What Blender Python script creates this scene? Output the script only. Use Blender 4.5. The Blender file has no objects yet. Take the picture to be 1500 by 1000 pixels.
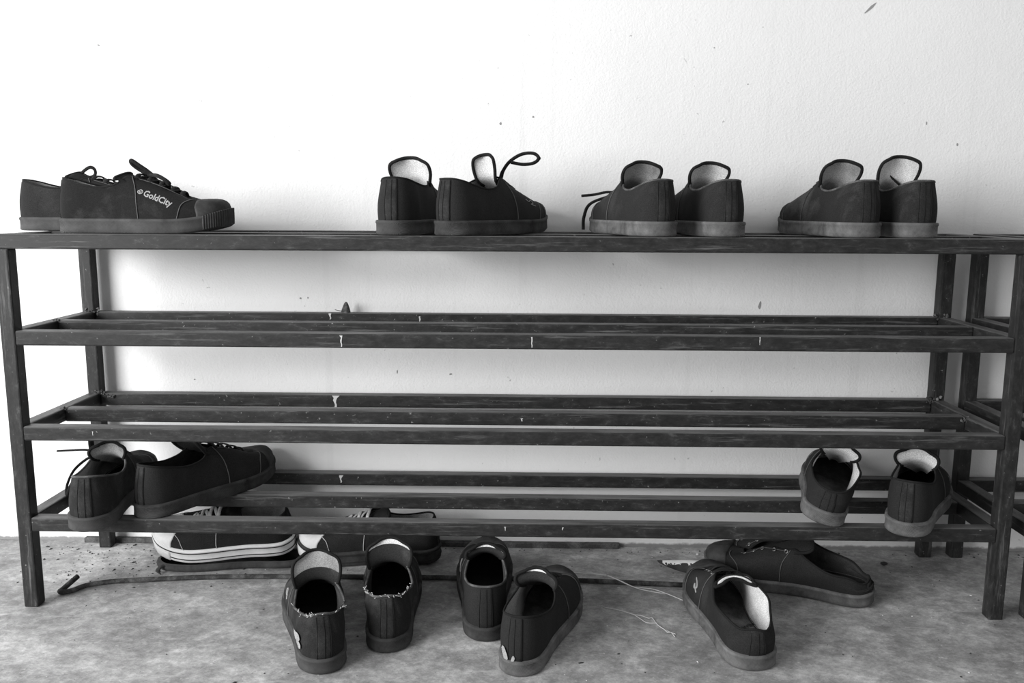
import bpy, bmesh, math, random
from mathutils import Vector, Matrix, Euler
from mathutils.bvhtree import BVHTree

random.seed(7)
SC = bpy.context.scene
COL = SC.collection

# ------------------------------------------------------------------ camera
cam_d = bpy.data.cameras.new('camera')
cam_d.sensor_width = 36.0
cam_d.lens = 1261.73 / 1500 * 36
cam_d.clip_start = 0.02
cam = bpy.data.objects.new('camera', cam_d)
COL.objects.link(cam)
PI_, YA_, RO_ = 0.1556, -0.0186, 0.0047
fw = Vector((math.sin(YA_) * math.cos(PI_), math.cos(YA_) * math.cos(PI_), -math.sin(PI_)))
rt = Vector((math.cos(YA_), -math.sin(YA_), 0))
up = rt.cross(fw)
r2 = rt * math.cos(RO_) + up * math.sin(RO_)
u2 = -rt * math.sin(RO_) + up * math.cos(RO_)
M = Matrix((r2, u2, -fw)).transposed().to_4x4()
M.translation = Vector((0, 0, 0.5973))
cam.matrix_world = M
SC.camera = cam

# ------------------------------------------------------------------ world, light, exposure
SC.view_settings.view_transform = 'Standard'
SC.view_settings.look = 'None'
SC.view_settings.gamma = 1
SC.view_settings.use_curve_mapping = False
SC.view_settings.exposure = 0.0
world = bpy.data.worlds.new('World')
SC.world = world
world.use_nodes = True
wb = world.node_tree.nodes['Background']
wb.inputs[0].default_value = (1, 1, 1, 1)
wb.inputs[1].default_value = 0.50

def area(name, loc, target, sx, sy, power):
    d = bpy.data.lights.new(name, 'AREA')
    d.shape = 'RECTANGLE'; d.size = sx; d.size_y = sy; d.energy = power
    o = bpy.data.objects.new(name, d); COL.objects.link(o)
    o.location = loc
    o.rotation_euler = (Vector(target) - Vector(loc)).to_track_quat('-Z', 'Y').to_euler()
    return o
# daylight from the open side of the porch, to the left of the rack
area('daylight_opening', (-2.1, -0.38, 1.04), (-0.1, 1.45, 0.45), 1.5, 1.2, 112)

# ------------------------------------------------------------------ materials
def new_mat(name):
    m = bpy.data.materials.new(name); m.use_nodes = True
    nt = m.node_tree
    return m, nt, nt.nodes['Principled BSDF']

def g(v): return (v, v, v, 1)

def noise(nt, scale, detail=4, rough=0.6, vec=None, dist=0.0):
    n = nt.nodes.new('ShaderNodeTexNoise')
    n.inputs['Scale'].default_value = scale; n.inputs['Detail'].default_value = detail
    n.inputs['Roughness'].default_value = rough; n.inputs['Distortion'].default_value = dist
    if vec is not None: nt.links.new(vec, n.inputs['Vector'])
    return n.outputs['Fac']

def coords(nt, scale=(1, 1, 1), rot=(0, 0, 0), which='Object'):
    tc = nt.nodes.new('ShaderNodeTexCoord'); mp = nt.nodes.new('ShaderNodeMapping')
    mp.inputs['Scale'].default_value = scale; mp.inputs['Rotation'].default_value = rot
    nt.links.new(tc.outputs[which], mp.inputs['Vector'])
    return mp.outputs['Vector']

def ramp(nt, fac, stops):
    r = nt.nodes.new('ShaderNodeValToRGB')
    e = r.color_ramp.elements
    e[0].position, e[0].color = stops[0][0], g(stops[0][1])
    e[1].position, e[1].color = stops[-1][0], g(stops[-1][1])
    for p, v in stops[1:-1]:
        x = e.new(p); x.color = g(v)
    nt.links.new(fac, r.inputs[0])
    return r.outputs[0]

def mix(nt, a, b, fac, mode='MIX'):
    m = nt.nodes.new('ShaderNodeMix'); m.data_type = 'RGBA'; m.blend_type = mode
    for s, i in ((fac, 0), (a, 6), (b, 7)):
        if isinstance(s, (int, float)): m.inputs[i].default_value = s if i == 0 else g(s)
        else: nt.links.new(s, m.inputs[i])
    return m.outputs[2]

def bump(nt, bs, h, strength, dist=0.001):
    b = nt.nodes.new('ShaderNodeBump')
    b.inputs['Strength'].default_value = strength; b.inputs['Distance'].default_value = dist
    nt.links.new(h, b.inputs['Height']); nt.links.new(b.outputs[0], bs.inputs['Normal'])

def simple(name, v, rough=0.8, spec=0.3, metallic=0.0):
    m, nt, bs = new_mat(name)
    bs.inputs['Base Color'].default_value = g(v); bs.inputs['Roughness'].default_value = rough
    bs.inputs['Specular IOR Level'].default_value = spec; bs.inputs['Metallic'].default_value = metallic
    return m

def cloth(name, base, worn, amount=0.5, scale=14, fine=900, sheen=0.0):
    m, nt, bs = new_mat(name)
    v = coords(nt)
    n1 = noise(nt, scale, 6, 0.65, v, 0.4)
    c = ramp(nt, n1, [(amount, base), (amount + 0.22, worn)])
    n2 = noise(nt, fine, 2, 0.5, v)
    c = mix(nt, c, ramp(nt, n2, [(0.3, 0.55), (0.7, 1.35)]), 0.8, 'MULTIPLY')
    nt.links.new(c, bs.inputs['Base Color'])
    bs.inputs['Roughness'].default_value = 0.92; bs.inputs['Specular IOR Level'].default_value = 0.15
    bump(nt, bs, n2, 0.35, 0.0006)
    return m

def rubber(name, base, worn, hatch=True, amount=0.45):
    m, nt, bs = new_mat(name)
    v = coords(nt)
    n1 = noise(nt, 22, 6, 0.7, v, 0.3)
    c = ramp(nt, n1, [(amount - 0.1, base), (amount + 0.25, worn)])
    nt.links.new(c, bs.inputs['Base Color'])
    bs.inputs['Roughness'].default_value = 0.8; bs.inputs['Specular IOR Level'].default_value = 0.15
    if hatch:
        w = nt.nodes.new('ShaderNodeTexWave'); w.inputs['Scale'].default_value = 330
        w.bands_direction = 'DIAGONAL'; w.inputs['Distortion'].default_value = 0.0
        nt.links.new(v, w.inputs['Vector'])
        c2 = mix(nt, c, ramp(nt, w.outputs['Fac'], [(0.2, 0.7), (0.8, 1.2)]), 0.55, 'MULTIPLY')
        nt.links.new(c2, bs.inputs['Base Color'])
        bump(nt, bs, w.outputs['Fac'], 0.5, 0.0008)
    return m

MAT = {}
MAT['canvas'] = cloth('black_canvas', 0.020, 0.036, 0.50)
MAT['canvas_dusty'] = cloth('dusty_black_canvas', 0.019, 0.060, 0.49, 13)
MAT['canvas_dark'] = cloth('deep_black_canvas', 0.021, 0.027, 0.52)
MAT['canvas_side'] = cloth('smudged_black_canvas', 0.013, 0.034, 0.52, 22)
MAT['strip'] = cloth('faded_canvas_strip', 0.020, 0.055, 0.44, 25)
MAT['binding'] = cloth('black_binding', 0.014, 0.02, 0.5, 40)
MAT['binding_worn'] = cloth('worn_grey_binding', 0.05, 0.12, 0.4, 40)
MAT['lining'] = cloth('white_cotton_lining', 0.70, 0.36, 0.50, 9)
MAT['lining_grey'] = cloth('grey_cotton_lining', 0.35, 0.14, 0.46, 10)
MAT['lining_dark'] = cloth('dark_lining_and_shade', 0.03, 0.075, 0.5, 10)  # dark shoe linings, and the painted shade low on some tongues
MAT['insole'] = cloth('grimy_insole', 0.05, 0.16, 0.48, 16)
MAT['insole_dark'] = cloth('black_insole', 0.022, 0.05, 0.48, 16)
MAT['rubber'] = rubber('grey_rubber', 0.040, 0.095)
MAT['rubber_dark'] = rubber('dark_rubber', 0.022, 0.085)
MAT['rubber_dusty'] = rubber('dusty_rubber', 0.055, 0.21)
MAT['cap'] = rubber('dark_rubber_cap', 0.026, 0.075, hatch=False)
MAT['rubber_white'] = rubber('white_rubber', 0.62, 0.80, hatch=False, amount=0.35)
MAT['bumper_white'] = rubber('white_textured_bumper', 0.60, 0.78, amount=0.35)
MAT['lace'] = cloth('black_lace', 0.016, 0.03, 0.5, 60)
MAT['lace_white'] = cloth('white_lace', 0.75, 0.55, 0.5, 60)
MAT['thread'] = simple('pale_thread', 0.55, 0.8)
MAT['thread_dark'] = simple('grey_thread', 0.10, 0.8)
MAT['print'] = simple('pale_print', 0.30, 0.7)
MAT['print_dark'] = simple('dark_print', 0.02, 0.7)
MAT['eyelet'] = simple('eyelet_metal', 0.30, 0.35, 0.5, 1.0)
MAT['black_line'] = simple('black_stripe', 0.02, 0.7)

# painted steel tube, scratched and dusty
def steel(axis):
    m, nt, bs = new_mat('black_painted_steel')
    ax = lambda a, b: tuple(a if q == axis else b for q in range(3))
    v = coords(nt, ax(1, 2.2)); vg = coords(nt)
    n1 = noise(nt, 42, 10, 0.78, v, 0.2)
    c = ramp(nt, n1, [(0.42, 0.015), (0.56, 0.026), (0.70, 0.075)])
    n2 = noise(nt, 16, 6, 0.7, coords(nt, ax(0.35, 8)))
    c = mix(nt, c, 0.17, ramp(nt, n2, [(0.57, 0.0), (0.70, 0.65)]))
    n3 = noise(nt, 190, 3, 0.6, vg)
    c = mix(nt, c, 0.35, ramp(nt, n3, [(0.68, 0.0), (0.76, 0.7)]))
    ge = nt.nodes.new('ShaderNodeNewGeometry'); sz = nt.nodes.new('ShaderNodeSeparateXYZ')   # settled dust
    nt.links.new(ge.outputs['Normal'], sz.inputs[0])
    du = mix(nt, ramp(nt, sz.outputs['Z'], [(0.55, 0.0), (0.95, 1.0)]), ramp(nt, noise(nt, 30, 6, 0.7, coords(nt, ax(0.3, 2))), [(0.35, 0.25), (0.6, 0.9)]), 1.0, 'MULTIPLY')
    c = mix(nt, c, 0.15, du)
    nt.links.new(c, bs.inputs['Base Color'])
    nt.links.new(ramp(nt, n1, [(0.35, 0.42), (0.7, 0.65)]), bs.inputs['Roughness'])
    bs.inputs['Specular IOR Level'].default_value = 0.22
    bump(nt, bs, n1, 0.15, 0.0006)
    return m
MAT['steel'], MAT['steel_deep'], MAT['steel_upright'] = steel(0), steel(1), steel(2)
MAT['weld'] = cloth('crusty_weld', 0.05, 0.20, 0.42, 90)
MAT['paint'] = simple('white_paint_spatter', 0.50, 0.6)

def wall_mat():
    m, nt, bs = new_mat('white_plaster')
    v = coords(nt)
    fine = noise(nt, 260, 3, 0.6, v)
    mid = noise(nt, 70, 4, 0.6, v)
    blot = noise(nt, 2.2, 5, 0.6, v)
    c = ramp(nt, blot, [(0.35, 0.76), (0.7, 0.82)])
    streak = noise(nt, 7, 3, 0.5, coords(nt, (6, 1, 0.16)))
    c = mix(nt, c, 0.70, ramp(nt, streak, [(0.62, 0.0), (0.72, 0.35)]))
    specks = noise(nt, 75, 3, 0.7, v)
    c = mix(nt, c, 0.32, ramp(nt, specks, [(0.715, 0.0), (0.76, 0.7)]))
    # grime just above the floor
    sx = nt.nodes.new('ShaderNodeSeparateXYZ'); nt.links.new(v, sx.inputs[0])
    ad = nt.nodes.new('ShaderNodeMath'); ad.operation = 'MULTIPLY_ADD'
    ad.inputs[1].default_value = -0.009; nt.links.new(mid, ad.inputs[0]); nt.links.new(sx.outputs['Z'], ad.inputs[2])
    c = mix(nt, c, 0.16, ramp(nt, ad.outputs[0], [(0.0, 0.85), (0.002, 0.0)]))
    nt.links.new(c, bs.inputs['Base Color'])
    bs.inputs['Roughness'].default_value = 0.85; bs.inputs['Specular IOR Level'].default_value = 0.2
    h = mix(nt, fine, mid, 0.45)
    bump(nt, bs, h, 0.55, 0.0022)
    return m
MAT['wall'] = wall_mat()

def floor_mat():
    m, nt, bs = new_mat('worn_concrete')
    v = coords(nt)
    vs = coords(nt, (1.0, 1.25, 1), (0, 0, 0.5))
    a = noise(nt, 6, 12, 0.70, v, 0.1)
    b = noise(nt, 34, 14, 0.86, vs, 0.1)
    c = ramp(nt, a, [(0.34, 0.21), (0.5, 0.33), (0.66, 0.52)])
    c = mix(nt, c, ramp(nt, b, [(0.40, 0.58), (0.5, 0.95), (0.60, 1.5)]), 0.85, 'MULTIPLY')
    sp = noise(nt, 210, 3, 0.6, v)
    c = mix(nt, c, 0.08, ramp(nt, sp, [(0.66, 0.0), (0.72, 0.7)]))
    sp2 = noise(nt, 90, 5, 0.7, coords(nt, (1, 1.3, 3)))
    c = mix(nt, c, 0.75, ramp(nt, sp2, [(0.62, 0.0), (0.72, 0.7)]))
    # long scuffs
    sc = noise(nt, 14, 6, 0.7, coords(nt, (0.6, 3.5, 1), (0, 0, -0.6)), 0.3)
    c = mix(nt, c, 0.62, ramp(nt, sc, [(0.60, 0.0), (0.72, 0.6)]))
    nt.links.new(c, bs.inputs['Base Color'])
    nt.links.new(ramp(nt, a, [(0.3, 0.5), (0.7, 0.75)]), bs.inputs['Roughness'])
    bs.inputs['Specular IOR Level'].default_value = 0.3
    bump(nt, bs, b, 0.3, 0.002)
    return m
MAT['floor'] = floor_mat()

# ------------------------------------------------------------------ mesh helpers
def link(name, verts, faces, mat, parent=None, smooth=True):
    me = bpy.data.meshes.new(name)
    me.from_pydata([tuple(v) for v in verts], [], faces)
    if smooth: me.polygons.foreach_set('use_smooth', [True] * len(me.polygons))
    me.materials.append(MAT[mat] if isinstance(mat, str) else mat)
    me.update()
    o = bpy.data.objects.new(name, me); COL.objects.link(o)
    if parent is not None: o.parent = parent
    return o

def link_bm(name, bm, mat, parent=None, smooth=False):
    bmesh.ops.recalc_face_normals(bm, faces=bm.faces)
    me = bpy.data.meshes.new(name); bm.to_mesh(me); bm.free()
    if smooth: me.polygons.foreach_set('use_smooth', [True] * len(me.polygons))
    me.materials.append(MAT[mat])
    o = bpy.data.objects.new(name, me); COL.objects.link(o)
    if parent is not None: o.parent = parent
    return o

def tag(o, label, cat, group=None, kind=None):
    o['label'] = label; o['category'] = cat
    if group: o['group'] = group
    if kind: o['kind'] = kind
    return o

def empty(name, loc=(0, 0, 0), rot=(0, 0, 0)):
    o = bpy.data.objects.new(name, None); COL.objects.link(o)
    o.location = loc; o.rotation_euler = rot; o.empty_display_size = 0.03
    return o

def box_bm(x0, x1, y0, y1, z0, z1, bev=0.0, seg=1):
    bm = bmesh.new()
    bmesh.ops.create_cube(bm, size=1, matrix=Matrix.Translation(((x0 + x1) / 2, (y0 + y1) / 2, (z0 + z1) / 2)) @ Matrix.Diagonal((x1 - x0, y1 - y0, z1 - z0, 1)))
    if bev: bmesh.ops.bevel(bm, geom=bm.edges[:], offset=bev, segments=seg, profile=0.5, affect='EDGES')
    return bm

def tube(pts, rad, n=6, closed=False, flat=1.0, upv=None, caps=True):
    """tube along pts; rad number or list; flat = ratio thickness/width (cross-section height along the frame normal)."""
    pts = [Vector(p) for p in pts]; m = len(pts)
    rads = rad if isinstance(rad, (list, tuple)) else [rad] * m
    verts, faces = [], []
    prev = None
    for i, p in enumerate(pts):
        if closed: t = pts[(i + 1) % m] - pts[i - 1]
        else: t = pts[min(i + 1, m - 1)] - pts[max(i - 1, 0)]
        if t.length < 1e-9: t = Vector((1, 0, 0))
        t.normalize()
        if upv is not None:
            u = Vector(upv); nrm = u - t * u.dot(t)
            if nrm.length < 1e-4: nrm = t.orthogonal()
        elif prev is None: nrm = t.orthogonal() if abs(t.z) > 0.9 else Vector((0, 0, 1)) - t * t.z
        else: nrm = prev - t * prev.dot(t)
        nrm.normalize(); prev = nrm
        b = t.cross(nrm)
        for k in range(n):
            a = 2 * math.pi * k / n
            verts.append(p + b * (math.cos(a) * rads[i]) + nrm * (math.sin(a) * rads[i] * flat))
    segs = m if closed else m - 1
    for i in range(segs):
        j = (i + 1) % m
        for k in range(n):
            l = (k + 1) % n
            faces.append((i * n + k, i * n + l, j * n + l, j * n + k))
    if not closed and caps:
        faces.append(tuple(range(n - 1, -1, -1))); faces.append(tuple((m - 1) * n + k for k in range(n)))
    return verts, faces

def join(*vf):
    V, Fc = [], []
    for v, f in vf:
        o = len(V); V += list(v); Fc += [tuple(i + o for i in q) for q in f]
    return V, Fc

def spline(ctrl, n, closed=False):
    """Catmull-Rom through tuples of any length."""
    m = len(ctrl); out = []
    cnt = n if closed else n
    for s in range(cnt):
        u = s / n * m if closed else s / (n - 1) * (m - 1)
        i = min(int(u), m - 1 if closed else m - 2); f = u - i
        if closed: a, b, c, d = (ctrl[(i + q) % m] for q in (-1, 0, 1, 2))
        else:
            b, c = ctrl[i], ctrl[i + 1]
            a = ctrl[i - 1] if i > 0 else tuple(2 * x - y for x, y in zip(b, c))
            d = ctrl[i + 2] if i + 2 < m else tuple(2 * y - x for x, y in zip(b, c))
        out.append(tuple(0.5 * (2 * q + (r - p) * f + (2 * p - 5 * q + 4 * r - t) * f * f + (3 * q - p - 3 * r + t) * f ** 3)
                         for p, q, r, t in zip(a, b, c, d)))
    return out

# ------------------------------------------------------------------ the setting
WALL_Y = 1.462
wall = link_bm('wall_back', box_bm(-3.2, 3.2, WALL_Y, WALL_Y + 0.12, -0.05, 2.7), 'wall'); wall['kind'] = 'structure'
wall['label'] = 'white plastered wall with faint streaks'; wall['category'] = 'wall'
floor = link_bm('floor', box_bm(-3.2, 3.2, -2.2, WALL_Y + 0.12, -0.1, 0.0), 'floor'); floor['kind'] = 'structure'
floor['label'] = 'worn grey concrete floor'; floor['category'] = 'floor'

# scuffs and pits on the plaster
MAT['scuff'] = simple('wall_scuff', 0.28, 0.9)
def scuff(x, z, w, h, ang=0.0):
    n = 9; V = []
    for k in range(n):
        a = 2 * math.pi * k / n; rr = random.uniform(0.65, 1.0)
        px, pz = math.cos(a) * w * rr, math.sin(a) * h * rr
        V.append((x + px * math.cos(ang) - pz * math.sin(ang), WALL_Y - 0.0005, z + px * math.sin(ang) + pz * math.cos(ang)))
    V += [(v[0], WALL_Y + 0.0005, v[2]) for v in V]
    Fc = [tuple(range(n))] + [(k, n + k, n + (k + 1) % n, (k + 1) % n) for k in range(n)]
    link('scuff_mark', V, Fc, 'scuff', wall, False)
for s in ((0.547, 0.915, 0.016, 0.0025, 0.75), (0.650, 0.735, 0.0010, 0.0035, -0.1), (-0.048, 0.732, 0.0022, 0.003, 0), (0.006, 0.743, 0.002, 0.0022, 0),
          (-0.710, 0.856, 0.0025, 0.0014, -0.3), (0.393, 0.433, 0.0026, 0.0080, -0.15), (0.703, 0.701, 0.0016, 0.003, 0), (0.299, 0.853, 0.0012, 0.0012, 0), (0.356, 0.796, 0.0012, 0.001, 0),
          (-0.377, 0.441, 0.0016, 0.0018, 0.3), (-0.390, 0.440, 0.0022, 0.0018, 0), (-0.580, 0.297, 0.0018, 0.0014, 0), (-0.133, 0.310, 0.003, 0.0018, 0.2), (-0.226, 0.313, 0.0012, 0.004, 0)):
    scuff(*s)

# ------------------------------------------------------------------ steel shoe racks
T = 0.0211
Y_FRONT, Y_MID, Y_BACK = 1.200, 1.3135, 1.428
SHELVES = [0.556, 0.4187, 0.2786, 0.1402]

def blob(name, parent, loc, r, seed, mat='weld'):
    rnd = random.Random(seed); bm = bmesh.new()
    for q in range(14):
        c = Vector(loc) + Vector((rnd.uniform(-r, r) * 1.2, rnd.uniform(-r, r) * 0.35, rnd.uniform(-r, r) * 0.5))
        b2 = bmesh.ops.create_icosphere(bm, subdivisions=1, radius=r * rnd.uniform(0.14, 0.34), matrix=Matrix.Translation(c))
        for v in b2['verts']: v.co += Vector((rnd.uniform(-1, 1), rnd.uniform(-1, 1), rnd.uniform(-1, 1))) * r * 0.12
    return link_bm(name, bm, mat, parent)

def rack(label, xl, xr):
    root = empty('shoe_rack', (xl, Y_FRONT, 0))
    inv = (xl, Y_FRONT, 0)
    def bar(name, x0, x1, y0, y1, z0, z1):
        return link_bm(name, box_bm(x0 - inv[0], x1 - inv[0], y0 - inv[1], y1 - inv[1], z0, z1, 0.0022, 2), {'post': 'steel_upright', 'side_rail': 'steel_deep'}.get(name, 'steel'), root)
    rails = {}
    for px in (xl, xr - T):
        for py in (Y_FRONT, Y_BACK):
            bar('post', px, px + T, py, py + T, 0.0, SHELVES[0] - T)
    for si, z in enumerate(SHELVES):
        x0, x1 = (xl, xr) if si == 0 else (xl + T, xr - T)
        if si == 0:
            rails[(si, 0)] = bar('rail', xl, xr, Y_FRONT, Y_FRONT + T, z - T, z)
            rails[(si, 2)] = bar('rail', xl, xr, Y_BACK, Y_BACK + T, z - T, z)
        else:
            rails[(si, 0)] = bar('rail', xl + T, xr - T, Y_FRONT, Y_FRONT + T, z - T, z)
            rails[(si, 2)] = bar('rail', xl + T, xr - T, Y_BACK, Y_BACK + T, z - T, z)
        rails[(si, 1)] = bar('rail', xl + T, xr - T, Y_MID, Y_MID + T, z - T, z)
        for px in (xl, xr - T):
            bar('side_rail', px, px + T, Y_FRONT + T, Y_BACK, z - T, z)
    return root, rails
XL, XR = -0.752, 0.7007
main_rack, rails = rack('', XL, XR)
tag(main_rack, 'long black steel tube shoe rack with four open shelves against the white wall', 'shoe rack')
rack2, _ = rack('', 0.7335, 1.75)
tag(rack2, 'second black steel rack standing just beyond the right end of the long rack', 'shoe rack')
sd = 0
for z in SHELVES[1:3]:
    for px in (XL + T * 0.9, XR - T * 0.9):
        blob('weld', main_rack, (px - XL, Y_BACK - Y_FRONT - 0.001, z + 0.001), 0.0095, sd); sd += 1
    blob('weld', main_rack, ((T * 0.9), Y_MID - Y_FRONT, z), 0.005, sd); sd += 1
for px in (XR - T * 1.0,):
    blob('weld', main_rack, (px - XL, Y_MID - Y_FRONT - 0.001, SHELVES[2] - 0.004), 0.007, 31)
blob('weld', main_rack, (0.018 + T, Y_BACK - Y_FRONT - 0.0005, SHELVES[2] - 0.005), 0.007, 77)

def drip(rail, x, dz0, dz1, w, y):
    """a run of white paint on the front face of a rail (world x, height below the rail's top)"""
    zt = dz0; n = 6; V = []
    for k in range(n):
        f = k / (n - 1)
        ww = w * (1 - 0.7 * f ** 0.6) * random.uniform(0.45, 1.1); cx = x + random.uniform(-1, 1) * w * 0.12
        zz = zt + (dz1 - dz0) * f
        V += [(cx - ww / 2 - XL, y - Y_FRONT - 0.0006, zz), (cx + ww / 2 - XL, y - Y_FRONT - 0.0006, zz)]
    m = len(V); V += [(a, b + 0.0012, c) for a, b, c in V]
    Fc = []
    for k in range(n - 1):
        a = 2 * k; Fc += [(a, a + 2, a + 3, a + 1), (a, a + m, a + 2 + m, a + 2), (a + 1, a + 3, a + 3 + m, a + 1 + m)]
    Fc += [(0, 1, 1 + m, m), (2 * n - 2, 2 * n - 2 + m, 2 * n - 1 + m, 2 * n - 1)]
    link('paint_drip', V, Fc, 'paint', rail, False)
def X_at(px, Y): return Y / 0.9877 * (px - 750) / 1261.7 - 0.0186 * Y   # where a column of the rack stands at depth Y
for (si, ri, px, a, b, w) in ((1, 2, 484, 0.0, -0.010, 0.008), (1, 2, 615, -0.004, -0.016, 0.004), (1, 0, 499, -0.003, -0.019, 0.0042), (1, 0, 779, -0.003, -0.018, 0.0035),
                              (2, 2, 488, -0.001, -0.021, 0.013), (3, 2, 493, -0.003, -0.016, 0.007), (1, 0, 1111, -0.001, -0.012, 0.002),
                              (2, 0, 120, -0.006, -0.012, 0.0016), (2, 1, 765, -0.009, -0.014, 0.004), (3, 0, 741, -0.005, -0.011, 0.003), (3, 0, 828, -0.005, -0.009, 0.003)):
    Y = (Y_FRONT, Y_MID, Y_BACK)[ri]
    drip(rails[(si, ri)], X_at(px, Y), SHELVES[si] + a, SHELVES[si] + b, w, Y)

# ------------------------------------------------------------------ shoe builder
HALF = [  # ox, oy lateral, oy medial, qx, qy, qz, a, k, dz2
    (0.000, 0.000, 0.000, 0.030, 0.000, 0.0790, 0.030, 0.00, -0.025),
    (0.018, 0.058, 0.058, 0.042, 0.044, 0.0785, 0.030, 0.00, -0.025),
    (0.075, 0.104, 0.100, 0.086, 0.078, 0.0755, 0.028, 0.00, -0.025),
    (0.170, 0.120, 0.112, 0.164, 0.095, 0.0700, 0.026, 0.05, -0.022),
    (0.290, 0.124, 0.108, 0.270, 0.105, 0.0655, 0.026, 0.10, -0.018),
    (0.410, 0.138, 0.112, 0.370, 0.102, 0.0690, 0.028, 0.20, -0.015),
    (0.520, 0.156, 0.130, 0.440, 0.078, 0.0810, 0.032, 0.35, -0.012),
    (0.630, 0.170, 0.152, 0.530, 0.052, 0.0760, 0.032, 0.45, -0.010),
    (0.740, 0.170, 0.163, 0.620, 0.045, 0.0670, 0.030, 0.50, -0.008),
    (0.850, 0.145, 0.152, 0.700, 0.036, 0.0560, 0.028, 0.55, -0.006),
    (0.945, 0.088, 0.115, 0.745, 0.022, 0.0490, 0.027, 0.60, -0.005),
    (1.000, -0.02, 0.020, 0.760, 0.000, 0.0475, 0.027, 0.62, -0.004),
]

class Last:
    """the surface of one shoe: u runs round the outline (0 heel, 11 toe, 22 heel again), v from sole edge to opening"""
    def __init__(s, L, side, p):
        s.L, s.side, s.p = L, side, p
        rows = []
        hs, op = p.get('height', 1.0), p.get('open', 1.0)
        heel = p.get('heel_drop', 0.0)
        for i in range(22):
            if i <= 11: r = HALF[i]; sg = -1; oy = r[1] if i < 11 else -0.02
            else: r = HALF[22 - i]; sg = 1; oy = r[2]
            if i == 11: y = 0.02
            else: y = sg * oy
            hq = r[5] - heel * max(0.0, 1 - r[3] / 0.3)
            wv = r[4] * (1 + (op - 1) * max(0, 1 - abs(r[3] - 0.25) / 0.3))
            lift = p.get('lift', (0, 0))
            if lift[0] * sg * side > 0: hq += lift[1] * max(0.0, 1 - abs(r[3] - 0.24) / 0.2)
            y *= 1 + p.get('heel_wide', 0.0) * max(0.0, 1 - r[0] / 0.5)
            rows.append((r[0] * L, y * L * side, r[3] * L, sg * wv * L * side, hq * hs, r[6] * hs, r[7], r[8]))
        if side < 0: pass
        s.rows = rows
        s.sh = p.get('sole_h', 0.021)
        s.C = Vector((0.5 * L, 0, 0))
    def row(s, u):
        m = 22; u = u % m; i = int(u); f = u - i
        a, b, c, d = (s.rows[(i + q) % m] for q in (-1, 0, 1, 2))
        return [0.5 * (2 * q + (r - p) * f + (2 * p - 5 * q + 4 * r - t) * f * f + (3 * q - p - 3 * r + t) * f ** 3) for p, q, r, t in zip(a, b, c, d)]
    def outline(s, u, off=0.0):
        r0 = s.row(u - 0.03); r1 = s.row(u + 0.03); r = s.row(u)
        t = Vector((r1[0] - r0[0], r1[1] - r0[1], 0)); n = Vector((t.y, -t.x, 0)); n.normalize()
        n *= s.side
        return Vector((r[0], r[1], 0)) + n * off, n
    def spring(s, p):
        x = p.x / s.L
        dz = 0.0
        if x > 0.68: dz = s.p.get('spring', 0.012) * ((x - 0.68) / 0.32) ** 2
        q = Vector((p.x, p.y, p.z + dz))
        # creases across the vamp
        return q
    def raw(s, u, v):
        r = s.row(u); o, n = s.outline(u, -0.0025)
        z0 = s.sh - 0.004
        P0 = Vector((o.x, o.y, z0)); Q = Vector((r[2], r[3], r[4]))
        P1 = P0 + Vector((0, 0, r[5])) + n * 0.003
        d = Vector((P0.x - Q.x, P0.y - Q.y, 0))
        P2 = Q + d * r[6] + Vector((0, 0, r[7])) + n * (0.004 if r[6] < 0.06 else 0.0)
        w = 1 - v
        return P0 * w ** 3 + P1 * 3 * w * w * v + P2 * 3 * w * v * v + Q * v ** 3
    def S(s, u, v, off=0.0):
        p = s.raw(u, v)
        if s.p.get('slouch'):   # soft folds in a worn-out upper
            a = s.p['slouch']; h = v * (1 - 0.3 * v)
            p = p + Vector((math.sin(p.z * 130 + u * 1.7) * a * h, math.sin(p.x * 60 + p.z * 90) * a * h, math.sin(u * 2.3 + 1.0) * a * 1.2 * v * v))
        if off:
            du = s.raw(u + 0.05, v) - s.raw(u - 0.05, v)
            v0, v1 = max(0, v - 0.03), min(1, v + 0.03)
            dv = s.raw(u, v1) - s.raw(u, v0)
            n = du.cross(dv)
            if n.length > 1e-12:
                n.normalize(); p = p + n * off * s.side
        return s.spring(p)

def grid(fn, nu, nv, closed_u=False, flip=False):
    V = []; Fc = []
    for i in range(nu):
        for j in range(nv): V.append(fn(i, j))
    for i in range(nu if closed_u else nu - 1):
        k = (i + 1) % nu
        for j in range(nv - 1):
            q = (i * nv + j, k * nv + j, k * nv + j + 1, i * nv + j + 1)
            Fc.append(q[::-1] if flip else q)
    return V, Fc

def panel(last, u0, u1, nu, vlo, vhi, nv, off):
    """raised panel following the shoe with its own turned-down edge"""
    side = last.side
    def fn(i, j):
        i2 = min(max(i - 1, 0), nu - 1); j2 = min(max(j - 1, 0), nv - 1)
        u = u0 + (u1 - u0) * i2 / (nu - 1)
        a, b = vlo(u), vhi(u)
        v = a + (b - a) * j2 / (nv - 1)
        edge = i in (0, nu + 1) or j in (0, nv + 1)
        return last.S(u, v, -0.0006 if edge else off)
    return grid(fn, nu + 2, nv + 2, False, side < 0)

def seam(last, pts, r=0.0006, off=0.0008, n=5):
    """stitched line through (u, v) points"""
    return tube([last.S(u, v, off) for u, v in spline(pts, max(8, 6 * len(pts)))], r, n)

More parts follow.
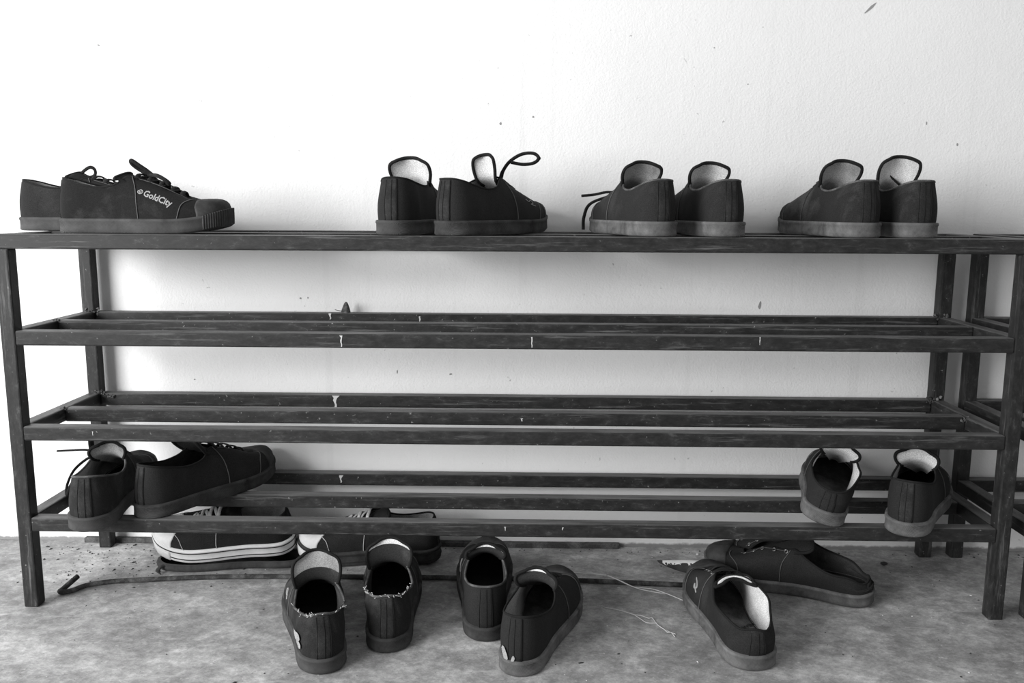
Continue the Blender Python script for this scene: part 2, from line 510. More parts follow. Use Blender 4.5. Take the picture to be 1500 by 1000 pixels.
def text_mesh(body, size, bold=0.0):
    cu = bpy.data.curves.new('t', 'FONT'); cu.body = body; cu.size = size; cu.offset = bold
    cu.resolution_u = 2
    ob = bpy.data.objects.new('t', cu); COL.objects.link(ob)
    dg = bpy.context.evaluated_depsgraph_get(); me = bpy.data.meshes.new_from_object(ob.evaluated_get(dg))
    V = [v.co.copy() for v in me.vertices]; Fc = [tuple(p.vertices) for p in me.polygons]
    bpy.data.objects.remove(ob); bpy.data.curves.remove(cu); bpy.data.meshes.remove(me)
    return V, Fc

def shoe(label, loc, phi, L=0.262, side=1, pitch=0.0, roll=0.0, group=None, name='canvas_shoe', cat='shoe', **p):
    """phi: heading of the toe, degrees from the wall direction towards the right"""
    root = empty(name, loc, (math.radians(roll), math.radians(pitch), math.radians(90 - phi)))
    tag(root, label, cat, group)
    la = Last(L, side, p)
    um = p.get('upper', 'canvas'); sm = p.get('sole', 'rubber'); lm = p.get('lining', 'lining_grey')
    flip = side < 0
    NU, NV = 88, 12
    # upper, closed over by an inner lining
    V, Fc = grid(lambda i, j: la.S(22 * i / NU, j / (NV - 1)), NU, NV, True, flip)
    bvh = BVHTree.FromPolygons(V, Fc)
    link('upper', V, Fc, um, root)
    link('lining', *grid(lambda i, j: la.S(22 * i / NU, 0.02 + 0.975 * j / (NV - 1), -0.0022), NU, NV, True, not flip), lm, root)
    # insole
    ring = [la.S(22 * i / NU, 0.0, -0.003) for i in range(NU)]
    ring = [Vector((q.x, q.y, q.z + 0.0015)) for q in ring]
    Vi = []; Fi = []
    half = NU // 2
    for i in range(half + 1):   # strips across, so the toe spring is followed
        Vi += [ring[i % NU], ring[(NU - i) % NU]]
    for i in range(half): Fi.append((2 * i, 2 * i + 2, 2 * i + 3, 2 * i + 1))
    link('insole', Vi, Fi, p.get('insole', 'insole_dark'), root)
    # sole: rubber foxing wall with a lip, and the outsole
    h = la.sh
    prof = [(-0.006, 0.0), (-0.001, 0.0003), (0.0012, 0.0025), (0.0008, 0.35 * h), (0.0008, h - 0.005), (0.0017, h - 0.004), (0.0017, h - 0.0012), (0.0004, h), (-0.006, h + 0.0006)]
    NS = 110
    def sole_fn(i, j):
        u = 22 * i / NS; o, n = la.outline(u, prof[j][0]); return la.spring(Vector((o.x, o.y, prof[j][1])))
    Vs, Fs = grid(sole_fn, NS, len(prof), True, flip)
    k = len(prof)
    hn = NS // 2
    for i in range(hn):
        a, b = i * k, (i + 1) * k; c, d = ((NS - i) % NS) * k, ((NS - i - 1) % NS) * k
        q = [a, b, d, c]
        q = list(dict.fromkeys(q))
        if len(q) > 2: Fs.append(tuple(q))
    so = link('sole', Vs, Fs, sm, root)
    if p.get('stripes'):
        for zz in p['stripes']:
            pts = []
            for i in range(NS):
                o, n = la.outline(22 * i / NS, 0.0016); pts.append(la.spring(Vector((o.x, o.y, zz))))
            link('sole_stripe', *tube(pts, 0.0008, 5, True), 'black_line', so)
    bp = p.get('bumper')
    if bp:   # toe bumper, ribbed upright when 'ribbed'
        nb = 120 if bp == 'ribbed' else 60
        bu0 = 9.25 if bp == 'ribbed' else 8.9
        def bf(i, j):
            u = bu0 + (22 - 2 * bu0) * i / (nb - 1)
            o, n = la.outline(u, 0)
            rib = 0.0006 * (1 if (i // 2) % 2 else -1) if bp == 'ribbed' else 0.0
            end = 0.0 if i in (0, nb - 1) else 1.0
            offs = ([0.0, 0.0016 + rib, 0.0020 + rib, 0.0020 + rib, 0.0] if bp == 'ribbed' else [0.0, 0.0028, 0.0030, 0.0028, 0.0])[j] * end
            zz = [0.001, 0.002, 0.5 * h, h + (0.0035 * math.sin(math.pi * i / (nb - 1)) if bp == 'ribbed' else -0.008), h + (0.004 * math.sin(math.pi * i / (nb - 1)) if bp == 'ribbed' else -0.007)][j]
            q = o + n * offs
            return la.spring(Vector((q.x, q.y, zz)))
        link('toe_bumper', *grid(bf, nb, 5, False, flip), p.get('bumper_mat', sm), so, bp != 'ribbed')
    # toe cap
    if p.get('toe_cap', True):
        cx = p.get('cap_x', 0.845) * L; ck = p.get('cap_k', 2.0)
        def vhi(u):
            lo, hi = 0.0, 1.0
            edge = cx + 0.0
            def ex(v):
                q = la.raw(u, v); return q.x - (cx - ck * q.y ** 2)
            for _ in range(18):
                m = (lo + hi) / 2
                if ex(m) > 0: lo = m
                else: hi = m
            return max(0.02, lo)
        us = [7.6 + 0.05 * q for q in range(137)]
        us = [u for u in us if la.raw(u, 0).x > cx - ck * la.raw(u, 0).y ** 2 + 0.002]
        link('toe_cap', *panel(la, us[0], us[-1], 36, lambda u: 0.0, vhi, 8, 0.0013), p.get('cap', 'cap'), root)
    # heel strip with its seams
    hw = p.get('heel_w', 0.62)
    hsx = link('heel_strip', *panel(la, -hw, hw, 8, lambda u: 0.0, lambda u: 0.97, 8, 0.0010), p.get('strip', 'strip'), root)
    if p.get('seams', True):
        st = p.get('seam_mat', 'thread_dark')
        link('heel_seam', *join(seam(la, [(-hw * .1, 0.03), (-hw * .1, 0.95)], 0.0005, 0.0012), seam(la, [(hw * .92, 0.03), (hw * .92, 0.95)], 0.0004, 0.0012), seam(la, [(-hw * .92, 0.03), (-hw * .92, 0.95)], 0.0004, 0.0012)), 'binding', hsx)
        sides = []
        for e in (1, -1):
            sides.append(seam(la, [(e * 6.25, 0.98), (e * 6.15, 0.6), (e * 6.0, 0.3), (e * 5.95, 0.03)], 0.0006))
            sides.append(seam(la, [(e * 8.0, 0.02), (e * 8.45, 0.35), (e * 9.4, 0.62), (e * 10.2, 0.8)], 0.0006))
            sides.append(seam(la, [(e * 6.5, 0.93), (e * 7.5, 0.92), (e * 8.5, 0.91), (e * 9.6, 0.9)], 0.0005))
        link('side_seam', *join(*sides), st, root)
    # bound edge of the opening
    br = p.get('binding_r', 0.0017)
    pts = [la.S(22 * i / 110, 0.995, -0.0008) for i in range(110)]
    link('collar_binding', *tube(pts, br, 6, True), p.get('binding', 'binding'), root)
    # tongue: outer cloth, pale inner face, bound edge
    th = p.get('tongue', 0.110); tl = p.get('tongue_lean', 0.0); tw = p.get('tongue_w', 1.0); ty = p.get('tongue_y', 0.0)
    cl = [(0.745, 0.0445, 0.028), (0.65, 0.0565, 0.045), (0.56, 0.067, 0.060), (0.48, 0.0765, 0.080), (0.425, 0.085, 0.098),
          (0.398 - tl * 0.3, 0.085 + (th - 0.085) * 0.45, 0.112), (0.380 - tl * 0.65, 0.085 + (th - 0.085) * 0.75, 0.112), (0.368 - tl * 0.9, 0.085 + (th - 0.085) * 0.93, 0.100), (0.362 - tl, th, 0.066)]
    cs = spline(cl, 22)
    nw = 11
    def tong(off):
        def fn(i, j):
            x, z, w = cs[i]; f = (j / (nw - 1) * 2 - 1); w = w * tw * L
            bend = 0.35 if i > 8 else 0.2
            rise = i / 21
            # edges curl down beside the instep low down and back towards the heel higher up
            X = x * L - (abs(f) ** 2) * w * bend * (0.3 + 0.9 * rise) - off * (0.3 + 0.6 * rise)
            Z = z - (abs(f) ** 2.4) * w * 0.42 * (1 - 0.45 * rise) - off * (1 - 0.5 * rise)
            return la.spring(Vector((X, f * w + ty * L * max(0, rise - 0.4), Z)))
        return fn
    to = link('tongue', *grid(tong(0.0), 22, nw, False, True), p.get('tongue_mat', um), root)
    tlo = link('tongue_lining', *grid(tong(0.0016), 22, nw), p.get('tongue_lining', 'lining'), to)
    if p.get('tongue_grime'):   # shade inside the shoe, painted as dark lower rows of the lining
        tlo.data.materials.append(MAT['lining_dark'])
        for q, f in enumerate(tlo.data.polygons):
            if q // (nw - 1) < p['tongue_grime']: f.material_index = 1  # tongue_grime: number of lower rows painted as shade
    f0 = tong(0.0008)
    per = [f0(i, 0) for i in range(8, 22)] + [f0(21, j) for j in range(1, nw - 1)] + [f0(i, nw - 1) for i in range(21, 7, -1)]
    link('tongue_binding', *tube(per, p.get('tongue_r', 0.0025), 6), p.get('tongue_bind', 'binding'), to)
    # laces across the instep, eyelets
    lace_m = p.get('lace', 'lace')
    if lace_m:
        us = [6.45, 7.15, 7.85, 8.55, 9.25]
        bars = []
        for q, u in enumerate(us[:p.get('lace_rows', 5)]):
            a = la.S(u, 0.93, 0.0012); b = la.S(-u, 0.93, 0.0012)
            mid = (a + b) / 2 + Vector((0, 0, 0.0055))
            a1 = a + (mid - a) * 0.45 + Vector((0, 0, 0.0022)); b1 = b + (mid - b) * 0.45 + Vector((0, 0, 0.0022))
            bars.append(tube(spline([tuple(a), tuple(a1), tuple(mid), tuple(b1), tuple(b)], 11), 0.0034, 6, False, 0.38, (0.35, 0, 1)))
            if q + 1 < p.get('lace_rows', 5):
                c = la.S(-us[q + 1], 0.93, 0.0012); m2 = (a + c) / 2 + Vector((0, 0, 0.0045))
                bars.append(tube(spline([tuple(a), tuple(m2), tuple(c)], 8), 0.0030, 6, False, 0.38, (0.35, 0, 1)))
        link('lace', *join(*bars), lace_m, root)
    if p.get('eyelets'):
        us = [6.45, 7.15, 7.85, 8.55, 9.25]
        for e in (1, -1):
            for u in us:
                c = la.S(e * u, 0.90, 0.0008); n = (la.S(e * u, 0.90, 0.0018) - c).normalized()
                a = n.orthogonal().normalized(); b = n.cross(a)
                link('eyelet', *tube([c + a * math.cos(q * math.pi / 5) * 0.0028 + b * math.sin(q * math.pi / 5) * 0.0028 for q in range(10)], 0.0008, 5, True), 'eyelet', root)
    for lp in p.get('loops', []):     # free lace ends and bows: local points in metres, a leading number sets the half width
        lr = p.get('loop_r', 0.0031)
        if not isinstance(lp[0], tuple): lr, lp = lp[0], lp[1:]
        link('lace_bow', *tube(spline(lp, 8 * len(lp)), lr, 6, False, p.get('loop_flat', 0.65), p.get('loop_up', None)), lace_m or 'lace', root)
    if p.get('text'):
        body, x0, z0, ang, size, sd = p['text']     # printed word on the outer side
        Vt, Ft = text_mesh(body, size, 0.0003)
        out = []
        for v in Vt:
            x = x0 + v.x * math.cos(ang) - v.y * math.sin(ang); z = z0 + v.x * math.sin(ang) + v.y * math.cos(ang)
            hit = bvh.ray_cast(Vector((x, sd * 0.2, z)), Vector((0, -sd, 0)))
            y = hit[0].y if hit[0] else sd * 0.04
            out.append(Vector((x, y + sd * 0.0011, z)))
        link('printed_word', out, Ft, 'print', root, False)
    for mk in p.get('marks', []):     # printed emblem strokes: (side, [(x, z)...], radius)
        sd, pl, r = mk
        out = []
        for x, z in spline(pl, 8 * len(pl)):
            hit = bvh.ray_cast(Vector((x, sd * 0.2, z)), Vector((0, -sd, 0)))
            y = hit[0].y if hit[0] else sd * 0.04
            out.append(Vector((x, y + sd * 0.0006, z)))
        link('emblem', *tube(out, r, 5), 'print', root)
    if p.get('fray'):
        fr = []; rnd = random.Random(int(L * 1e5) + int(loc[0] * 1e4))
        for q in range(p['fray']):
            u = rnd.choice((rnd.uniform(-4.2, 4.2), rnd.gauss(1.5, 1.0), rnd.gauss(-2.6, 0.6)))
            c = la.S(u, 0.99, 0.0)
            pts = [c]
            dv = Vector((rnd.uniform(-1, 1), rnd.uniform(-1, 1), rnd.uniform(-0.1, 1.0))) * 0.0012
            for w in range(rnd.randint(2, 4)):
                pts.append(pts[-1] + dv + Vector((rnd.uniform(-1, 1), rnd.uniform(-1, 1), rnd.uniform(-1, 1))) * 0.0010)
            fr.append(tube(pts, 0.00038, 4))
        link('frayed_thread', *join(*fr), 'thread', root)
    if p.get('patch'):      # worn-through pale spots: (u, v, size)
        for u, v, sz in p['patch']:
            rnd = random.Random(int(u * 100)); pts = [(0.0, 0.0)]
            def pf(i, j):
                a = 2 * math.pi * i / 12; rr = j / 3 * sz * (0.75 + 0.25 * math.sin(2 * a + u * 3))
                return la.S(u + math.cos(a) * rr * 45, min(1, max(0, v + math.sin(a) * rr * 16)), 0.0025)
            link('worn_patch', *grid(pf, 12, 4, True, flip), p.get('patch_mat', 'binding_worn'), root)
    if p.get('insole_text'):
        body, x0, y0, size, ang = p['insole_text']
        Vt, Ft = text_mesh(body, size, 0.0001)
        link('insole_print', [Vector((x0 + v.x * math.cos(ang) - v.y * math.sin(ang), y0 + v.x * math.sin(ang) + v.y * math.cos(ang), la.sh - 0.0014)) for v in Vt], Ft, 'print_dark', root, False)
    return root

# ------------------------------------------------------------------ shoes on the top shelf
TOP = SHELVES[0] + 0.0002
GT = 'black canvas shoes on the top shelf'
shoe('black canvas shoe seen side-on, with a pale printed word and ribbed toe', (-0.681, 1.258, TOP), 90, 0.248, 1, group=GT,
     upper='canvas_side', bumper='ribbed', tongue=0.086, tongue_lean=-0.06, text=('GoldCity', 0.135, 0.0540, -0.36, 0.0118, -1),
     marks=[(-1, [(0.1285, 0.061), (0.1275, 0.0585), (0.130, 0.0565), (0.1335, 0.057), (0.1345, 0.0595), (0.132, 0.0615), (0.1295, 0.0605), (0.1302, 0.0585), (0.1330, 0.0588)], 0.0008)],
     loops=[[(0.140, 0.0, 0.080), (0.132, -0.004, 0.088), (0.122, -0.008, 0.096), (0.112, -0.010, 0.103), (0.110, -0.006, 0.099), (0.118, 0.0, 0.091), (0.135, 0.004, 0.081)],
            [(0.130, 0.0, 0.083), (0.148, -0.012, 0.082), (0.160, -0.014, 0.076), (0.164, -0.010, 0.071), (0.154, -0.004, 0.071), (0.138, 0.0, 0.077)]], loop_up=(0, 1, 0.2))
shoe('black canvas shoe half hidden behind the shoe with the printed word', (-0.800, 1.362, TOP), 92, 0.262, -1, group=GT, tongue=0.090, tongue_lean=-0.02,
     loops=[[(0.095, 0, 0.083), (0.106, -0.004, 0.092), (0.118, -0.006, 0.098), (0.124, -0.004, 0.094), (0.121, 0, 0.086), (0.108, 0.002, 0.081)]], loop_up=(0, 1, 0), loop_r=0.0026)
shoe('black canvas shoe showing its heel, beside the shoe with the upright lace loop', (-0.193, 1.210, TOP), 10, 0.262, -1, group=GT, tongue=0.112, upper='canvas',
     tongue_w=1.05, height=1.02, lift=(-1, 0.004))
shoe('black canvas shoe with one large lace loop standing up, on the top shelf', (-0.119, 1.206, TOP), 30, 0.266, 1, group=GT, tongue=0.116, upper='canvas_dark', sole='rubber_dark', tongue_w=0.62, tongue_y=-0.06, lift=(1, 0.016), lining='lining_grey',
     loops=[[(0.134, -0.010, 0.080), (0.136, -0.014, 0.094), (0.140, -0.024, 0.108), (0.147, -0.040, 0.118), (0.154, -0.056, 0.119), (0.157, -0.063, 0.112), (0.154, -0.056, 0.105), (0.146, -0.042, 0.103), (0.138, -0.026, 0.106)]],
     loop_up=(0.4, 0.2, 1), loop_r=0.0034, marks=[(-1, [(0.165, 0.052), (0.172, 0.0485), (0.180, 0.0505), (0.184, 0.046), (0.176, 0.0445), (0.190, 0.0415)], 0.0005)])
shoe('black canvas shoe with a lace end trailing over its toe, on the top shelf', (0.187, 1.206, TOP), -13, 0.262, -1, group=GT, tongue=0.107, binding='binding_worn', sole='rubber_dusty', tongue_lining='lining_grey', lift=(-1, 0.010),
     loops=[[(0.180, 0.0, 0.062), (0.190, 0.020, 0.064), (0.198, 0.040, 0.060), (0.200, 0.060, 0.058)], [(0.19, 0.01, 0.06), (0.216, 0.040, 0.046), (0.225, 0.048, 0.025), (0.225, 0.049, 0.004)]], loop_r=0.0036)
shoe('black canvas shoe with a pale arched tongue, beside the shoe with the trailing lace', (0.280, 1.206, TOP), -9, 0.262, 1, group=GT, tongue=0.106, binding='binding_worn', sole='rubber_dusty', upper='canvas', lift=(-1, 0.006))
shoe('worn canvas shoe above the right end post, its left side showing', (0.469, 1.207, TOP), -6, 0.264, -1, group=GT, tongue=0.110, binding='binding_worn', sole='rubber_dusty', upper='canvas_dusty', strip='canvas_dusty', tongue_lining='lining_grey', seam_mat='binding_worn', lift=(-1, 0.012), lining='lining')
shoe('worn canvas shoe above the right end post, with a tall round pale tongue', (0.545, 1.207, TOP), -1, 0.262, 1, group=GT, tongue=0.116, binding='binding_worn', sole='rubber_dusty', upper='canvas_dusty', strip='canvas_dusty', lift=(-1, 0.008),
     loops=[[(0.112, -0.012, 0.074), (0.110, -0.004, 0.080), (0.108, 0.008, 0.090)]], loop_r=0.002)

# ------------------------------------------------------------------ shoes on the lowest shelf
LOW = SHELVES[3] + 0.0002
GL = 'black canvas shoes on the lowest shelf'
shoe('black canvas shoe with a loosened lace at its side, at the left end', (-0.621, 1.146, LOW), -8, 0.262, -1, group=GL, tongue=0.104, tongue_lean=-0.03, tongue_w=0.88, tongue_y=-0.04, open=1.15, upper='canvas_dusty', binding='binding_worn', tongue_lining='lining_grey', heel_wide=0.08,
     loops=[[(0.14, 0.024, 0.074), (0.15, 0.046, 0.064), (0.14, 0.062, 0.050), (0.12, 0.066, 0.034), (0.10, 0.060, 0.024), (0.11, 0.054, 0.04), (0.14, 0.036, 0.060)],
            [0.0024, (0.15, 0.02, 0.072), (0.155, 0.038, 0.074), (0.160, 0.052, 0.076), (0.165, 0.095, 0.074)],
            [0.0058, (0.160, 0.020, 0.066), (0.162, 0.038, 0.066), (0.164, 0.043, 0.082), (0.166, 0.042, 0.112)]], loop_r=0.0032)
shoe('black canvas shoe turned towards the wall, next to the shoe with the loosened lace', (-0.571, 1.203, LOW), 28, 0.268, 1, group=GL, tongue=0.105, upper='canvas_dark', sole='rubber_dark', lining='lining_dark', tongue_lining='lining_dark')
shoe('gaping black canvas shoe tilted sideways, heel trodden low, on the lowest shelf', (0.424, 1.192, LOW + 0.0070), 21, 0.252, -1, roll=12.5, pitch=-1.0, group=GL, tongue=0.098, tongue_lean=-0.06, heel_drop=0.032, open=1.35, lift=(-1, 0.008), heel_wide=0.10, upper='canvas_dark', sole='rubber_dusty', insole='insole', lining='lining', tongue_lining='lining', strip='canvas_dark')
shoe('black canvas shoe overhanging the front rail at the right end of the lowest shelf', (0.531, 1.166, LOW), 30, 0.262, 1, group=GL, tongue=0.104, tongue_lean=-0.05, upper='canvas_dark', sole='rubber_dusty', lining='lining_grey', tongue_lining='lining', tongue_w=1.0, open=1.08)

# ------------------------------------------------------------------ shoes on the floor
FL = 0.0003
GF = 'worn black canvas shoes on the floor'
shoe('frayed black canvas shoe with a pale worn hole on its side, on the floor', (-0.258, 1.025, FL), -18, 0.262, -1, group=GF, tongue=0.122, tongue_lean=-0.10, tongue_grime=13, tongue_w=1.1, open=1.25, upper='canvas_dusty', lining='lining_dark', fray=46, binding='binding_worn', slouch=0.0012, heel_wide=0.06,  # tongue_grime: rows of painted shade low on the tongue lining
     patch=[(2.7, 0.40, 0.015), (2.3, 0.27, 0.009)], patch_mat='lining_grey', tongue_lining='lining_grey',
     marks=[(1, [(0.150, 0.046), (0.158, 0.044), (0.166, 0.048), (0.160, 0.051), (0.154, 0.047), (0.150, 0.040)], 0.0010)])
shoe('frayed black canvas shoe without the hole, on the floor next to its torn mate', (-0.186, 1.080, FL), -7, 0.260, 1, pitch=-1.4, group=GF, tongue=0.116, tongue_grime=16, tongue_lean=-0.10, tongue_w=1.1, open=1.25, upper='canvas_dusty', lining='lining_dark', fray=60, binding='binding_worn', slouch=0.001, tongue_lining='lining', sole='rubber_dark', heel_wide=0.05)  # tongue_grime: rows of painted shade low on the tongue lining
shoe('dark black canvas shoe with a small bright tongue, beside the frayed pair', (-0.055, 1.114, FL), -3, 0.258, -1, pitch=-2.4, group=GF, tongue=0.097, tongue_grime=15, tongue_lean=-0.07, upper='canvas_dark', lining='lining_dark', sole='rubber_dark', strip='canvas', binding='binding_worn', open=1.15, heel_wide=0.05,  # tongue_grime: rows of painted shade low on the tongue lining
     marks=[(1, [(0.145, 0.044), (0.152, 0.0435), (0.158, 0.049), (0.153, 0.051), (0.149, 0.045), (0.138, 0.038)], 0.0008)])
shoe('black canvas shoe with a scuffed whitish heel, standing forward on the floor', (-0.014, 1.026, FL), 16, 0.262, 1, group=GF, tongue=0.102, tongue_lean=-0.07, tongue_grime=16, upper='canvas_dark', lining='lining_grey', insole='insole', strip='canvas', open=1.15, patch=[(-0.95, 0.15, 0.010), (-0.15, 0.08, 0.005)], patch_mat='lining_grey', sole='rubber_dusty',  # tongue_grime: rows of painted shade low on the tongue lining
     insole_text=('RAWIN', 0.034, 0.012, 0.008, -1.57))
shoe('scuffed black canvas shoe with pale lining and insole print, alone at the front', (0.302, 1.048, FL), -5, 0.262, -1, group=GF, tongue=0.080, tongue_lean=-0.05, upper='canvas', lining='lining', insole='insole', heel_drop=0.030, open=1.42, heel_wide=0.22, strip='canvas_dusty', sole='rubber_dusty', slouch=0.0015, lift=(-1, 0.006),
     eyelets=True, insole_text=('RAWIN', 0.070, 0.004, 0.011, -1.1), marks=[(1, [(0.150, 0.040), (0.156, 0.044), (0.163, 0.048), (0.160, 0.043), (0.152, 0.047), (0.158, 0.052), (0.170, 0.054)], 0.0012)])
shoe('slumped black canvas shoe lying slantwise under the lowest shelf, metal eyelets showing', (0.528, 1.244, FL + 0.0055), -62, 0.258, 1, roll=-10, group=GF, tongue=0.096, upper='canvas_dark', lining='lining_dark', sole='rubber_dusty', heel_drop=0.046, open=1.1, slouch=0.0026, eyelets=True, lace=None, tongue_lining='lining', strip='canvas_dark', height=0.96)

GS = 'black canvas sneakers with white rubber toes'
SN = dict(name='canvas_sneaker', cat='sneaker', group=GS, cap='rubber_white', cap_x=0.77, cap_k=-11.0, lace='lace_white', bumper='plain', bumper_mat='bumper_white', sole_h=0.027, seam_mat='thread', upper='canvas_dark', eyelets=True, lace_rows=5, spring=0.010)
shoe('black canvas sneaker with white rubber toe and striped white sole, resting on a slipper', (-0.392, 1.385, 0.0275), -94, 0.232, -1, roll=-21, tongue=0.080, sole='rubber_white', stripes=(0.0085, 0.0215), **SN)
shoe('white-toed black canvas sneaker mostly hidden behind the frayed shoes', (-0.146, 1.388, 0.0085), -88, 0.240, 1, roll=-11, tongue=0.098, sole='rubber_dark', stripes=(0.0085, 0.0215), **SN)

# ------------------------------------------------------------------ the flat slipper below the sneaker
def slipper():
    root = empty('rubber_slipper', (-0.376, 1.380, 0.0), (0, 0, math.radians(183)))
    tag(root, 'flat dark rubber slipper lying under the white-soled sneaker', 'slipper')
    la = Last(0.240, 1, {'spring': 0.003})
    prof = [(0.0, 0.0003), (0.004, 0.002), (0.005, 0.007), (0.003, 0.0115), (-0.002, 0.012)]
    NS = 80
    def fn(i, j):
        o, n = la.outline(22 * i / NS, prof[j][0]); return Vector((o.x, o.y, prof[j][1]))
    V, Fc = grid(fn, NS, 5, True)
    Fc.append(tuple(i * 5 for i in range(NS))); Fc.append(tuple(i * 5 + 4 for i in range(NS - 1, -1, -1)))
    link('slipper_sole', V, Fc, 'cap', root)
    # torn strap end poking out at the toe
    link('strap', *tube(spline([(0.214, 0.030, 0.008), (0.226, 0.036, 0.010), (0.229, 0.045, 0.006), (0.222, 0.052, 0.002)], 14), [0.004] * 10 + [0.003, 0.002, 0.0015, 0.001], 6, False, 0.35, (0, 0, 1)), 'cap', root)
slipper()

# ------------------------------------------------------------------ loose things on the floor
MAT['rod'] = cloth('rusty_dark_steel_rod', 0.035, 0.11, 0.45, 50)
rp = spline([(-0.7105, 1.278, 0.015), (-0.716, 1.264, 0.010), (-0.7215, 1.252, 0.005), (-0.7225, 1.246, 0.0045), (-0.716, 1.2435, 0.0045), (-0.705, 1.250, 0.0045), (-0.692, 1.268, 0.0045), (-0.660, 1.283, 0.0045), (-0.60, 1.293, 0.0045),
             (-0.517, 1.304, 0.0045), (-0.40, 1.310, 0.0045), (-0.2, 1.313, 0.0045), (0.0, 1.312, 0.0045), (0.10, 1.308, 0.0045), (0.256, 1.297, 0.0045)], 90)
rod = link('metal_rod', *tube(rp, 0.0041, 8), 'rod')
tag(rod, 'long thin dark metal rod with a bent hook end lying across the floor', 'rod')

MAT['stick'] = cloth('old_dark_wood', 0.06, 0.16, 0.45, 30)
st = link_bm('wooden_batten', box_bm(-0.79, 0.165, 1.4505, 1.4605, 0.0, 0.009, 0.001), 'stick')
tag(st, 'thin dark wooden batten lying along the foot of the wall', 'batten')

def string_thing(label, strands):
    root = empty('loose_string', strands[0][0]); o = Vector(strands[0][0])
    tag(root, label, 'string')
    for s in strands:
        link('strand', *tube([Vector(p) - o for p in spline(s, 9 * len(s))], 0.0007, 5), 'thread', root)
z = 0.0012
string_thing('pair of pale thin strings trailing across the metal rod beside the scuffed shoe', [
    [(0.005, 1.368, z), (0.030, 1.373, z), (0.058, 1.366, z), (0.074, 1.345, z), (0.095, 1.349, z), (0.118, 1.342, z), (0.131, 1.339, z), (0.128, 1.328, 0.004), (0.134, 1.316, 0.0095), (0.145, 1.304, 0.0095), (0.170, 1.292, 0.003), (0.200, 1.288, z), (0.222, 1.270, z), (0.243, 1.248, z)],
    [(0.010, 1.376, z), (0.034, 1.379, z), (0.060, 1.371, z), (0.078, 1.348, z), (0.098, 1.344, z), (0.120, 1.339, z), (0.130, 1.336, z), (0.131, 1.327, 0.004), (0.138, 1.311, 0.0095), (0.150, 1.299, 0.0095), (0.175, 1.287, 0.003), (0.202, 1.277, z), (0.219, 1.273, z)]])
string_thing('short looped pale string with a frayed end on the bare floor', [
    [(0.116, 1.224, z), (0.140, 1.214, z), (0.160, 1.201, z), (0.172, 1.197, z), (0.180, 1.190, z), (0.186, 1.190, z), (0.190, 1.172, z), (0.198, 1.157, z), (0.204, 1.150, z), (0.212, 1.143, z)],
    [(0.160, 1.201, z), (0.168, 1.188, z), (0.175, 1.177, z), (0.183, 1.175, z), (0.191, 1.176, z)],
    [(0.198, 1.157, z), (0.201, 1.147, 0.002), (0.207, 1.147, z), (0.209, 1.138, z), (0.210, 1.136, z)]])

# pointed scrap with a white torn edge behind the scuffed shoe
def scrap():
    root = empty('torn_insole_scrap', (0.216, 1.352, 0.0))
    tag(root, 'pointed dark torn strip with a white frayed top edge beside the scuffed shoe', 'scrap')
    n = 16
    def prof(f):
        w = 0.017 * math.sin(min(1, f * 1.5) * math.pi / 2) ** 0.8
        return w
    def body(i, j):
        f = i / (n - 1); w = prof(f) + 0.0004
        x = f * 0.105; zc = 0.0205 + 0.001 * math.sin(f * 3)
        a = math.pi * j / 8
        return Vector((x, -0.010 * f - math.sin(a) * w * 0.35 - 0.2 * w * (1 - math.cos(a)) / 2, zc - w * (1 - math.cos(a)) * 0.56))
    V, Fc = grid(body, n, 9)
    m = len(V); V2, F2 = grid(lambda i, j: body(i, j) + Vector((0, 0.0025, 0.0008)), n, 9, False, True)
    V += V2; Fc += [tuple(q + m for q in f) for f in F2]
    link('strip_body', V, Fc, 'cap', root)
    rnd = random.Random(5)
    def edge(i, j):
        f = 0.08 + 0.92 * i / 29; w = prof(f)
        x = f * 0.105
        base = Vector((x, -0.010 * f - 0.001, 0.0212 + 0.001 * math.sin(f * 3)))
        jag = [rnd.uniform(0.0, 0.004), 0, 0][j] if i not in (0, 29) else 0
        offs = [Vector((0, -0.0035 * w / 0.017 - 0.001, -0.0022 - jag)), Vector((0, 0.0, 0.0006)), Vector((0, 0.008 * w / 0.017, 0.0003))]
        return base + offs[j]
    link('frayed_edge', *grid(edge, 30, 3, False, True), 'rubber_white', root)
scrap()

# dry leaf perched on the second shelf
def leaf():
    root = empty('dry_leaf', (-0.310, 1.4385, SHELVES[1]))
    tag(root, 'tiny curled dry leaf standing on the back rail of the second shelf', 'leaf')
    MAT['leaf'] = cloth('dry_leaf_skin', 0.06, 0.20, 0.45, 120)
    def fn(i, j):
        f = i / 9; a = (j / 6 * 2 - 1) * 1.9
        r = 0.0010 + 0.0062 * (1 - f) ** 0.65 * (1 + 0.25 * math.sin(j * 2.4))
        return Vector((0.002 + math.sin(a) * r + 0.001 * f, 0.001 - math.cos(a) * r * 0.6, 0.0003 + 0.018 * f))
    V, Fc = grid(fn, 10, 7)
    m = len(V); V += [Vector((v.x * 0.9, v.y + 0.0008, v.z)) for v in V]
    Fc += [tuple(q + m for q in reversed(f)) for f in Fc[:]]
    link('blade', V, Fc, 'leaf', root)
    link('stalk', *tube([(0.001, -0.001, 0.001), (-0.005, -0.002, 0.003), (-0.011, -0.003, 0.004), (-0.0155, -0.003, 0.0055)], [0.0009, 0.0006, 0.0005, 0.0007], 5), 'leaf', root)
leaf()

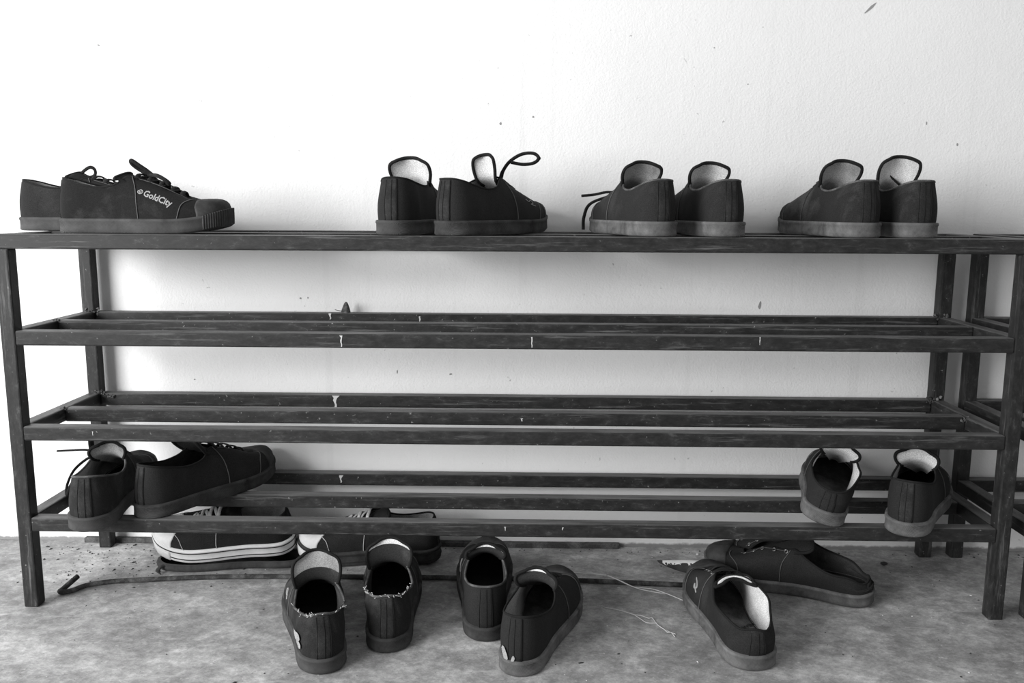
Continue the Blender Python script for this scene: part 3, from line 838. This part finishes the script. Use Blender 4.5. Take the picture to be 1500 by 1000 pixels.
# small pebbles and crumbs of dirt
MAT['grit'] = simple('dark_grit', 0.045, 0.9)
MAT['grit_pale'] = simple('pale_grit', 0.60, 0.9)
GRIT_V, GRIT_F, GRIT_M = [], [], []
def grit(n, mat_index, seed, fn, smin, smax):
    rnd = random.Random(seed)
    for q in range(n):
        while True:
            x, y = fn(rnd)
            if 1.425 < y and (abs(x + 0.741) < 0.02 or 0.67 < x < 0.77): continue
            if min((x - q2[0]) ** 2 + (y - q2[1]) ** 2 for q2 in rp) < 0.012 ** 2 or y > 1.447: continue
            break
        s = rnd.uniform(smin, smax) * (0.6 + 0.8 * rnd.random() ** 3)
        a = rnd.uniform(0, 6.28); e = rnd.uniform(0.8, 2.2); b = len(GRIT_V)
        for k in range(5):
            t = a + k * 6.283 / 5; px, py = math.cos(t) * s * e, math.sin(t) * s
            GRIT_V.append((x + px * math.cos(a) - py * math.sin(a), y + px * math.sin(a) + py * math.cos(a), 0.0002))
        GRIT_V.append((x, y, 0.0002 + s * 0.8))
        for k in range(5): GRIT_F.append((b + k, b + (k + 1) % 5, b + 5)); GRIT_M.append(mat_index)
def left_area(r):
    return (r.triangular(-0.86, -0.40, -0.75), r.triangular(1.22, 1.45, 1.42))
def base_area(r): return (r.uniform(-0.85, 0.9), 1.450 - abs(r.gauss(0, 0.012)))
def whole(r): return (r.uniform(-0.7, 0.7), r.uniform(0.9, 1.44))
def dark_area(r):
    c = r.random()
    return left_area(r) if c < 0.45 else base_area(r) if c < 0.75 else whole(r)
grit(420, 0, 3, dark_area, 0.0007, 0.0020)
grit(140, 1, 4, whole, 0.0006, 0.0012)
go = link('floor_grit', GRIT_V, GRIT_F, 'grit', None, False)
go.data.materials.append(MAT['grit_pale']); go.data.polygons.foreach_set('material_index', GRIT_M)
tag(go, 'dark crumbs of soil and pale specks scattered over the concrete floor', 'grit', None, 'stuff')
pb = bmesh.new(); bmesh.ops.create_icosphere(pb, subdivisions=2, radius=0.005, matrix=Matrix.Translation((0, 0, 0.0027)) @ Matrix.Diagonal((1.2, 0.8, 0.6, 1)))
for v in pb.verts: v.co += Vector((random.uniform(-1, 1), random.uniform(-1, 1), random.uniform(0, 1))) * 0.0006
o = link_bm('pebble', pb, 'grit', None, True); o.location = (0.606, 1.395, 0.0); tag(o, 'small dark pebble on the floor near the right rack leg', 'pebble')
pb = bmesh.new(); bmesh.ops.create_icosphere(pb, subdivisions=1, radius=0.0028, matrix=Matrix.Translation((0, 0, 0.0016)) @ Matrix.Diagonal((1.2, 0.9, 0.7, 1)))
o = link_bm('pebble', pb, 'grit_pale', None, True); o.location = (0.298, 1.428, 0.0); tag(o, 'tiny pale pebble at the foot of the wall', 'pebble')
